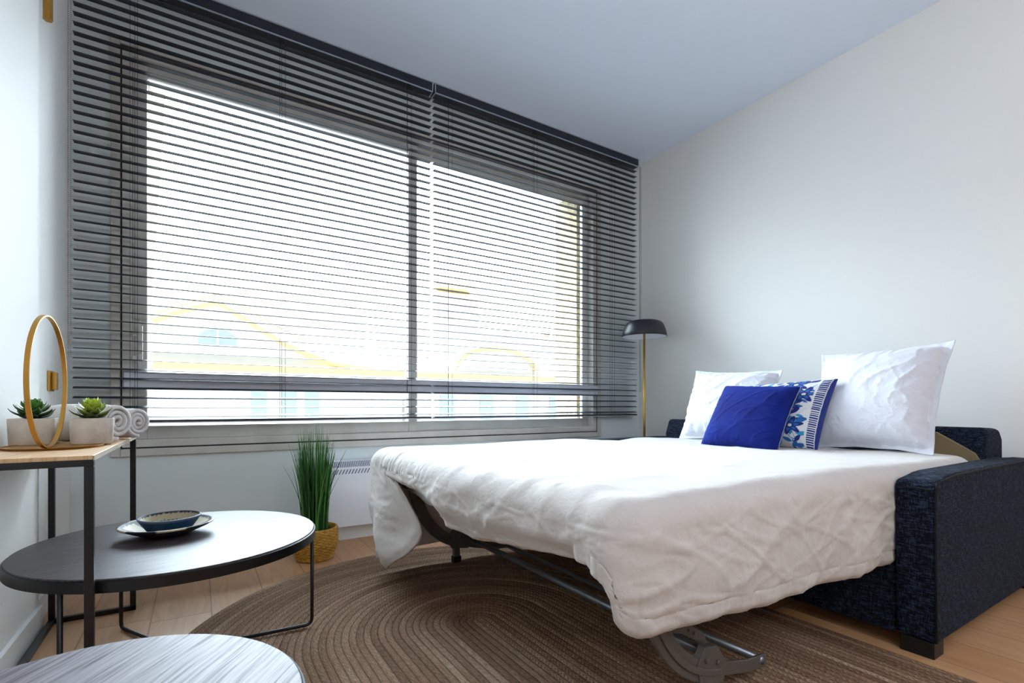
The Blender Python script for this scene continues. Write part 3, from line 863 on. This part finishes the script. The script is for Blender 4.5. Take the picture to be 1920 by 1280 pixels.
# ------------------------------------------------------------------ duvet
def make_duvet():
    X0, X1, Y0, Y1 = .628, 2.53, .662, 2.165
    ZT = .540; R = .055
    cr = {'nf': .085, 'ff': .09, 'fh': .07, 'nh': .07}
    out = []   # x,y,nx,ny
    def seg(ax, ay, bx, by, nx, ny, n):
        for k in range(n): t = k/n; out.append((lerp(ax, bx, t), lerp(ay, by, t), nx, ny))
    def arc(cx, cy, r, a0, a1, n):
        for k in range(n):
            a = math.radians(lerp(a0, a1, k/n)); out.append((cx+r*math.cos(a), cy+r*math.sin(a), math.cos(a), math.sin(a)))
    q = .0065
    n_, f_, g_, h_ = cr['nf'], cr['ff'], cr['fh'], cr['nh']
    seg(X1-h_, Y0, X0+n_, Y0, 0, -1, int((X1-X0)/q))
    arc(X0+n_, Y0+n_, n_, 270, 180, 30)
    seg(X0, Y0+n_, X0, Y1-f_, -1, 0, int((Y1-Y0)/q))
    arc(X0+f_, Y1-f_, f_, 180, 90, 30)
    seg(X0+f_, Y1, X1-g_, Y1, 0, 1, int((X1-X0)/(q*1.6)))
    arc(X1-g_, Y1-g_, g_, 90, 0, 10)
    seg(X1, Y1-g_, X1, Y0+h_, 1, 0, int((Y1-Y0)/(q*2)))
    arc(X1-h_, Y0+h_, h_, 360, 270, 10)
    foot = [(.66, .300), (.69, .335), (.715, .385), (.77, .418), (.86, .402), (1.0, .388), (1.14, .372), (1.28, .354), (1.40, .362), (1.52, .405), (1.64, .432), (1.93, .440), (1.95, .26), (1.985, .19), (2.05, .105), (2.2, .085)]
    out[:] = [(x+.038*sstep(1.4, .7, y)*sstep(1.0, .66, x), y, nx, ny) for x, y, nx, ny in out]
    b = NB(); rings = []
    arcl = [0]
    for k in range(1, len(out)): arcl.append(arcl[-1]+math.hypot(out[k][0]-out[k-1][0], out[k][1]-out[k-1][1]))
    def hem(x, y, nx, ny):
        near = .250+.035*sstep(1.8, .75, x)
        near += .008*ns(x*5, 3)
        if ny < -.5: w = (-ny-.5)*2
        if nx > .3: return .50
        if ny < -.95: return near
        if ny > .5 or (y > 2.06 and nx < 0): return .085+.02*ns(x*4, 9)
        hf = interp(foot, y)
        if ny < 0 and y < .76: return lerp(hf, near, sstep(.15, .95, -ny)) if y < .70 else hf
        return hf
    # puffed top
    def puff(x, y):
        h = .010*math.sin(PI*(x-X0)/(X1-X0))*math.sin(PI*(y-Y0)/(Y1-Y0))
        h += .007*ns(x*2.2, y*2.2, 4)+.0035*ns(x*6, y*5, 8)
        h -= .016*sstep(.25, 0, abs(x-2.02))*sstep(1.6, 2.1, y)
        # fine folds running from the foot edge
        fe = sstep(1.35, .65, x)
        h += fe*.0055*(ridged(x*2.0+y*1.1, y*9, 2)-.4)
        h += .003*(ridged(x*3+y*2, y*4-x*1.2, 6)**2-.2)
        h += .003*sstep(2.0, 2.5, x)*ns(x*5, y*4, 12)-.014*sstep(1.7, 2.1, x)
        return h
    KS, KR, KT = 52, 9, 62
    def wrinkle(x, y, z, s, nx, ny):
        nearf = max(0, -ny); footf = max(0, -nx)
        w = 0
        # long diagonal creases
        a = s*3.2+z*4.0+.5*ns(s*3, z*3, 1); c = z*5.5-s*1.4
        w += .0050*(ridged(a, c*.8, 3)**3)-.002
        w += .0030*(ridged(s*6-z*11, z*5+s*2, 7)**4)
        w += .0017*(ridged(s*3.1+z*7+.4*ns(s*4, z*5, 2), z*3-s*1.1, 31, 2.6)**1.5)
        w += .0014*(ridged(s*4.3-z*6, z*7+s*.8, 37, 2.8)**1.5)
        w += .0010*(ridged(s*7.3+z*3, z*10-s*1.7, 41, 3.0)**1.5)
        w += .0022*(ridged(s*9+z*8, z*12-s*3, 11)**4)
        w += .006*ns(s*2.1, z*2, 5)
        return w
    for j in range(KR+1):
        a = PI/2*j/KR; ring = []
        for k, (x, y, nx, ny) in enumerate(out):
            px = x-nx*R+nx*R*math.sin(a); py = y-ny*R+ny*R*math.sin(a); z = ZT-R*(1-math.cos(a))
            s = arcl[k]; f = math.sin(a)
            pf = puff(x-nx*R, y-ny*R)
            gath = max(0, -nx)*.0034*(math.sin(s*170+9*ns(s*11))+.8*ns(s*60))*(.6+.8*ns(s*7, 5))*math.sin(a)*(1 if j else 0)*sstep(1.3, 2., y)
            w = wrinkle(px, py, z, s, nx, ny)*f*.75+gath
            if nx > .3: w = 0
            ring.append(b.verts.new((px+nx*w, py+ny*w, z+pf*(1-f*.6))))
        rings.append(ring)
    KSN = KS
    for j in range(1, KSN+1):
        u = j/KSN; ring = []
        for k, (x, y, nx, ny) in enumerate(out):
            s = arcl[k]; hz = hem(x, y, nx, ny); z0 = ZT-R
            z = lerp(z0, min(hz, z0-.012), u)
            drop = z0-z
            fold = 0
            # hanging folds grow to the hem
            if nx < .3:
                fold = drop*(.10*ns(s*5.0, 2)+.05*ns(s*13, 4, z*3))*(1-.5*nx*nx if nx > -.5 else 1.5)
            w = wrinkle(x, y, z, s, nx, ny)*(1 if nx < .3 else 0)+fold
            tx, ty = 0, 0
            # near side billows out a bit
            if ny < -.3: w += .008*math.sin(PI*min(1, drop/.26))*sstep(1.9, 1.0, x)-.010*sstep(.5, 1, u)*.4
            # stitched hem line
            dh = z-hz
            if ny < -.2: w -= .0016*math.exp(-((dh-.040)/.0035)**2)
            w -= .010*sstep(.93, 1, u)
            # foot centre tucks below the mattress edge
            if nx < -.7 and .80 < y < 1.93:
                tuck = sstep(.4, 1, u)*.035; w -= tuck
            if nx < -.7 and .74 < y < 1.6:
                fs = .012*abs(math.sin(y*23+1.3*ns(y*6)))*sstep(.2, 1, u); w -= fs; z -= fs*.5
            # far foot corner swings inward at its free edge and flares at the bottom
            if nx < -.3 and y > 1.90:
                e = sstep(2.02, 1.93, y)*sstep(1.92, 1.95, y); w -= e*sstep(.1, 1, u)*.03
                w += .020*math.sin(u*PI)*sstep(1.95, 2.05, y)+.02*ns(y*9, z*5, 21)*u+.016*math.sin(y*34+z*9+2*ns(y*7, z*6))*u
                ty = -.27*u**1.3*sstep(2.2, 1.95, y)*sstep(1.92, 1.95, y)
            if ny > .5: w = fold*.6+.01*ns(s*4, z*4)*u; w = min(w, .02)
            if z < .03: z = .03
            yy = y+ny*w+ty
            # stay inside the armrests
            if x > AX0-.03 and ny < -.5: yy = max(yy, YN1+.008)
            if x > AX0-.03 and ny > .5: yy = min(yy, YF0-.03)
            ring.append(b.verts.new((x+nx*w+tx, yy, z)))
        rings.append(ring)
    m = len(out)
    for A, B in zip(rings, rings[1:]):
        for k in range(m): b.faces.new((A[k], A[(k+1) % m], B[(k+1) % m], B[k]))
    # top
    prev = rings[0]
    xa, xb, ym = X0+.72, X1-.72, (Y0+Y1)/2
    for j in range(1, KT+1):
        t = j/KT; ring = []
        for k, (x, y, nx, ny) in enumerate(out):
            px, py = x-nx*R, y-ny*R
            cx = min(max(px, xa), xb); gx, gy = lerp(px, cx, t), lerp(py, ym, t)
            ring.append(b.verts.new((gx, gy, ZT+puff(gx, gy))))
        for k in range(m): b.faces.new((prev[k], prev[(k+1) % m], ring[(k+1) % m], ring[k]))
        prev = ring
    bmesh.ops.remove_doubles(b, verts=prev, dist=.004)
    o = obj('duvet', b, M['duvet'], None, smooth=True, origin=(1.5, 1.4, .52))
    s = o.modifiers.new('thick', 'SOLIDIFY'); s.thickness = .010; s.offset = -1
    return tag(o, 'rumpled white cotton duvet covering the open bed and hanging over its sides', 'duvet')
make_duvet()

# ------------------------------------------------------------------ pillows
def cushion(name, label, group, bl, br_, tl, tr_, thick, material, flange=0., N=74, pinch=.04, seed=1, cat='pillow', wr=.006, pfun=None, power=.42):
    """bl, br_: bottom corners as seen from the foot; tl: top-left corner (front face)"""
    bl, br_, tl, tr_ = Vector(bl), Vector(br_), Vector(tl), Vector(tr_)
    ex = br_-bl; ey = tl-bl; w, h = ex.length, ey.length; nrm = ex.cross(ey).normalized()
    if nrm.x > 0: nrm = -nrm
    b = NB(); rowsF, rowsB = [], []; uvs = []
    fl = flange
    for j in range(N+1):
        rf, rb = [], []
        for i in range(N+1):
            u = -1+2*i/N; v = -1+2*j/N
            u = math.copysign(abs(u)**.9, u); v = math.copysign(abs(v)**.9, v)
            # pinched edges: corners reach out, sides draw in
            pu = u*(1-pinch*(1-v*v)*abs(u)**3); pv = v*(1-pinch*(1-u*u)*abs(v)**3)
            cu, cv = (abs(u)/(1-fl) if fl else abs(u)), (abs(v)/(1-fl) if fl else abs(v))
            body = 0
            if cu < 1 and cv < 1: body = ((1-cu**2.4)*(1-cv**2.4))**power
            wv = wr*(ridged(u*1.6+seed, v*2.4-u, seed)**3+ridged(u*4, v*5+u*3, seed+9)**3*.5-.3)*min(1, body*2)
            # gathers at the seams
            eg = max(cu, cv); gat = .0035*math.sin((u if cv > cu else v)*26+ns(u*4, v*4, seed)*5)*sstep(.6, .98, eg)*(1 if fl else .25)*sstep(1.12, 1., eg)
            flw = (.010*ns(u*3, v*3, seed+5)*sstep(.95, 1.08, eg) if fl else 0)
            zf = thick*body*.62+wv+gat+.002+flw; zb = -thick*body*.38-.002+flw
            a_, b_ = (pu+1)/2, (pv+1)/2; base = bl.lerp(br_, a_).lerp(tl.lerp(tr_, a_), b_)
            rf.append(b.verts.new(base+nrm*zf)); rb.append(b.verts.new(base+nrm*zb))
            uvs += [(u, v), (u, v)]
        rowsF.append(rf); rowsB.append(rb)
    for R_ in (rowsF, rowsB):
        for A, B in zip(R_, R_[1:]):
            for i in range(N): b.faces.new((A[i], A[i+1], B[i+1], B[i]))
    for i in range(N):
        b.faces.new((rowsF[0][i], rowsF[0][i+1], rowsB[0][i+1], rowsB[0][i])); b.faces.new((rowsF[N][i], rowsF[N][i+1], rowsB[N][i+1], rowsB[N][i]))
        b.faces.new((rowsF[i][0], rowsF[i+1][0], rowsB[i+1][0], rowsB[i][0])); b.faces.new((rowsF[i][N], rowsF[i+1][N], rowsB[i+1][N], rowsB[i][N]))
    edge = [rowsF[j][N].co.copy() for j in range(N+1)]
    o = obj(name, b, material, None, smooth=True, origin=tuple((bl+br_)/2))
    tag(o, label, cat, group)
    if pfun: paint(o, lambda i, co: pfun(*uvs[i]))
    return o, edge, nrm
ZD = .548
# large white pillow at the right
cushion('bed_pillow', 'large white pillow leaning at the near end of the bed, behind the patterned cushion', 'white bed pillows',
        (2.41, 1.215, .535), (2.41, .752, .538), (2.62, 1.262, .984), (2.62, .745, 1.0), .20, M['pillow'], flange=.10, pinch=.07, seed=3, N=96, wr=.0055)
cushion('bed_pillow', 'white pillow at the far end of the bed, behind the blue velvet cushion', 'white bed pillows',
        (2.43, 1.975, .532), (2.43, 1.43, .535), (2.62, 2.0, .949), (2.62, 1.455, .922), .17, M['pillow'], flange=.09, pinch=.07, seed=8, N=90, wr=.006)
# patterned cushion
WHT, B1, B2, B3 = rgb('#DDE0E2'), rgb('#12277A'), rgb('#1E63B0'), rgb('#2B8FBC')
rp = random.Random(5)
flowers = [(-.55, .62), (.05, .55), (.42, .78), (-.15, -.05), (.40, .15), (.10, -.62), (.5, -.45), (-.6, -.55), (-.7, .1), (.62, .45)]
leaves = [(rp.uniform(-.95, .75), rp.uniform(-.95, .95), rp.uniform(0, PI), rp.uniform(.07, .13), rp.choice((B1, B2, B3))) for _ in range(110)]
def floral(u, v):
    if u > .78:                      # striped border
        if u > .97: return B1
        return B1 if (v*17) % 1 > .38 and .82 < u < .96 else WHT
    for fx, fy in flowers:
        dx, dy = u-fx, v-fy; r = math.hypot(dx, dy)
        if r < .27:
            a = math.atan2(dy, dx); pet = .19+.07*math.cos(a*6+fx*9)
            if r < .04: return WHT
            if r < .075: return B1
            if r < pet: return B2 if r < pet*.62 else B1
    for lx, ly, la, ll, lc_ in leaves:
        dx, dy = u-lx, v-ly; c, s = math.cos(la), math.sin(la)
        p, q_ = dx*c+dy*s, -dx*s+dy*c
        if abs(p) < ll and abs(q_) < ll*.42*(1-(p/ll)**2): return lc_
    for k in range(4):               # vines
        if abs(v-(.55*math.sin(u*5+k*1.7)+(-.8+.55*k))) < .014: return B2
    return WHT
cushion('patterned_cushion', 'white cushion with blue floral print and striped border, behind the blue velvet cushion', None,
        (2.27, 1.53, .53), (2.27, 1.112, .534), (2.40, 1.60, .828), (2.40, 1.088, .850), .12, M['print'], N=190, pinch=.05, seed=12, cat='cushion', wr=.003, pfun=floral)
o, edge, nrm = cushion('velvet_cushion', 'royal blue velvet cushion with beaded edge, foremost on the bed', None,
        (2.14, 1.605, .527), (2.14, 1.215, .522), (2.29, 1.565, .832), (2.29, 1.192, .815), .12, M['velvet'], N=90, pinch=.05, seed=20, cat='cushion', wr=.0025)
b = NB()
for a_, b_ in zip(edge, edge[1:]):
    bmesh.ops.create_icosphere(b, subdivisions=1, radius=.0026, matrix=Matrix.Translation(a_.lerp(b_, .5)+Vector((0, -.002, 0))))
tr = obj('beaded_trim', b, M['bead_trim'], o, smooth=True)

# ------------------------------------------------------------------ outside
def facade(name, label, loc): return thing(name, label, 'building', loc, 'houses beyond the window')
F = facade('gabled_house', 'pale house front with ochre trimmed gable and round-topped window, left outside the window', (1.2, 20, -8))
obj('wall', prism(NB(), [(-6, -8), (7.2, -8), (7.2, 2.1), (4.3, 2.3), (2.6, 3.0), (1.4, 3.8), (.56, 4.3), (-.5, 3.9), (-1.6, 3.4), (-6, 2.4)], 'y', 20, 26), M['stucco'], F)
b = NB(); tube(b, [(-4, 19.9, 2.75), (-1.5, 19.9, 3.4), (-.4, 19.9, 3.95), (.56, 19.9, 4.32), (1.5, 19.9, 3.75), (2.7, 19.9, 3.0), (4.4, 19.9, 2.35), (7, 19.9, 2.15)], .11, 6)
tube(b, [(-4, 19.85, 3.25), (-1.2, 19.95, 3.75), (.56, 20.0, 4.62), (1.8, 19.95, 4.0), (3.4, 19.9, 3.1)], .05, 6)
box(b, -6, 7.2, 19.6, 20, 1.95, 2.2); obj('cornice', b, M['ochre'], F)
def rnd_window(par, cx, z0, w, h, y):
    pts = [(cx-w/2, z0), (cx+w/2, z0)]+[(cx+w/2*math.cos(a), z0+h*.45+h*.55*math.sin(a)) for a in [PI*k/12 for k in range(13)]]
    f = obj('window', prism(NB(), pts, 'y', y-.06, y+.02), M['farwin'], par)
    obj('mullion', BX(cx-.035, cx+.035, y-.1, y-.055, z0, z0+h), M['stucco'], f)
def sq_window(par, x0, x1, z0, z1, y):
    obj('window', BX(x0, x1, y-.06, y+.02, z0, z1), M['farwin'], par)
rnd_window(F, .56, 2.85, 1.15, .5, 20)
for x in (1.6, 2.6, 3.4): sq_window(F, x, x+.5, .2, 1.3, 20)
F = facade('arched_house', 'pale house front with broad ochre arch, right outside the window', (12, 20, -8))
obj('wall', prism(NB(), [(7.4, -8), (18, -8), (18, 2.6), (14.4, 2.6), (13.3, 3.3), (11.9, 3.6), (10.7, 3.3), (9.8, 2.5), (7.4, 2.3)], 'y', 20.2, 26), M['stucco'], F)
b = NB(); tube(b, [(11.9+2.15*math.cos(a), 20.1, 2.45+1.0*math.sin(a)) for a in [PI*k/14 for k in range(15)]], .13, 6)
box(b, 7.4, 18, 19.9, 20.2, 1.9, 2.15); obj('cornice', b, M['ochre'], F)
for x in (9, 11, 13, 15): sq_window(F, x, x+.7, .1, 1.2, 20.2)
F = facade('mansard_house', 'pale tall house with two small windows and a slate dormer, farther back', (5, 30, -8))
obj('wall', BX(-2, 8.4, 30, 36, -8, 6.2), M['stucco2'], F)
sq_window(F, 4.75, 5.4, 5.15, 6.1, 30); sq_window(F, 5.75, 6.4, 5.05, 5.95, 30)
obj('roof_dormer', prism(NB(), [(7.1, 5.2), (7.9, 5.2), (7.5, 6.9)], 'y', 29.4, 30.2), M['slate'], F); obj('roof_dormer', prism(NB(), [(-1.9, 5.6), (-.7, 5.6), (-1.5, 7.4)], 'y', 29.4, 30.2), M['slate'], F)
F = facade('turret_house', 'pale stepped house with clay chimneys and tall windows, behind the arched house', (16, 32, -8))
b = NB(); box(b, 10, 26, 32, 40, -8, 6.4); box(b, 13.5, 17.3, 32, 38, 6.4, 8.4); obj('wall', b, M['stucco2'], F)
b = NB(); box(b, 13.3, 17.6, 31.6, 32.1, 8.4, 8.65); box(b, 13.8, 16.9, 31.6, 32.1, 9.0, 9.2); box(b, 14, 16.6, 32, 34, 8.6, 9.1); obj('cornice', b, M['ochre'], F)
obj('chimney', BX(14.6, 15.0, 31.4, 31.9, 6.7, 7.2), M['clay'], F); obj('chimney', BX(22.8, 23.4, 31.4, 31.9, 6.1, 6.6), M['clay'], F)
sq_window(F, 16.3, 17.0, 5.0, 6.2, 32); sq_window(F, 19.5, 20.0, 5.0, 6.6, 32)
struct('ground', BX(-60, 80, WY+.6, 90, -8.4, -8.0), M['street'])

# ------------------------------------------------------------------ camera
cam = bpy.data.cameras.new('camera'); co = bpy.data.objects.new('camera', cam); C.objects.link(co)
co.location = (0, 0, H); co.rotation_euler = (PI/2, 0, -math.radians(90-57.7))
cam.sensor_width = 36; cam.lens = 930/1920*36; cam.shift_y = 121/1920; cam.clip_start = .02; cam.clip_end = 300
S.camera = co

# ------------------------------------------------------------------ light
SKY_LO, SKY_HI = 4.2, 27.0; UP = 24
w = bpy.data.worlds.new('sky'); S.world = w; w.use_nodes = True
nt = w.node_tree; bg = nt.nodes['Background']
# hazy bright sky: dimmer towards the horizon, very bright high up
tc = nt.nodes.new('ShaderNodeTexCoord'); sp = nt.nodes.new('ShaderNodeSeparateXYZ'); nt.links.new(tc.outputs['Generated'], sp.inputs[0])
mr = nt.nodes.new('ShaderNodeMapRange'); mr.interpolation_type = 'SMOOTHSTEP'
mr.inputs['From Min'].default_value = .08; mr.inputs['From Max'].default_value = .56
mr.inputs['To Min'].default_value = SKY_LO; mr.inputs['To Max'].default_value = SKY_HI
nt.links.new(sp.outputs[2], mr.inputs['Value']); 
m2 = nt.nodes.new('ShaderNodeMapRange'); m2.interpolation_type = 'SMOOTHSTEP'   # the sun side of the sky lies beyond the window
m2.inputs['From Min'].default_value = -.15; m2.inputs['From Max'].default_value = .30
m2.inputs['To Min'].default_value = .05; m2.inputs['To Max'].default_value = 1.0
nt.links.new(sp.outputs[1], m2.inputs['Value'])
mu = nt.nodes.new('ShaderNodeMath'); mu.operation = 'MULTIPLY'; nt.links.new(mr.outputs[0], mu.inputs[0]); nt.links.new(m2.outputs[0], mu.inputs[1])
nt.links.new(mu.outputs[0], bg.inputs[1])
bg.inputs[0].default_value = (.76, .885, 1, 1)
def area(name, loc, rot, sx, sy, power, col, portal=False):
    l = bpy.data.lights.new(name, 'AREA'); l.shape = 'RECTANGLE'; l.size = sx; l.size_y = sy; l.energy = power; l.color = col
    o = bpy.data.objects.new(name, l); C.objects.link(o); o.location = loc; o.rotation_euler = rot
    if portal: l.cycles.is_portal = True
    return o
area('window_portal', (1.11, WY+.1, 1.44), (-PI/2, 0, 0), 2.78, 1.78, 1, (1, 1, 1), True)
# unseen, behind the camera: upward fill added to brighten the ceiling, and a warm ceiling lamp
area('upward_fill', (1.0, -1.5, 1.75), (PI, 0, 0), .35, .35, UP, (.93, .96, 1))
area('ceiling_lamp', (1.2, -2.3, ZC-.03), (0, 0, 0), .5, .5, 10, (1, .86, .70))

S.view_settings.view_transform = 'Standard'; S.view_settings.look = 'None'; S.view_settings.gamma = 1
S.view_settings.exposure = 1.0; S.view_settings.use_curve_mapping = False
S.cycles.max_bounces = 10; S.cycles.diffuse_bounces = 6; S.cycles.glossy_bounces = 4; S.cycles.transparent_max_bounces = 12
S.cycles.use_denoising = True; S.cycles.sample_clamp_indirect = 8
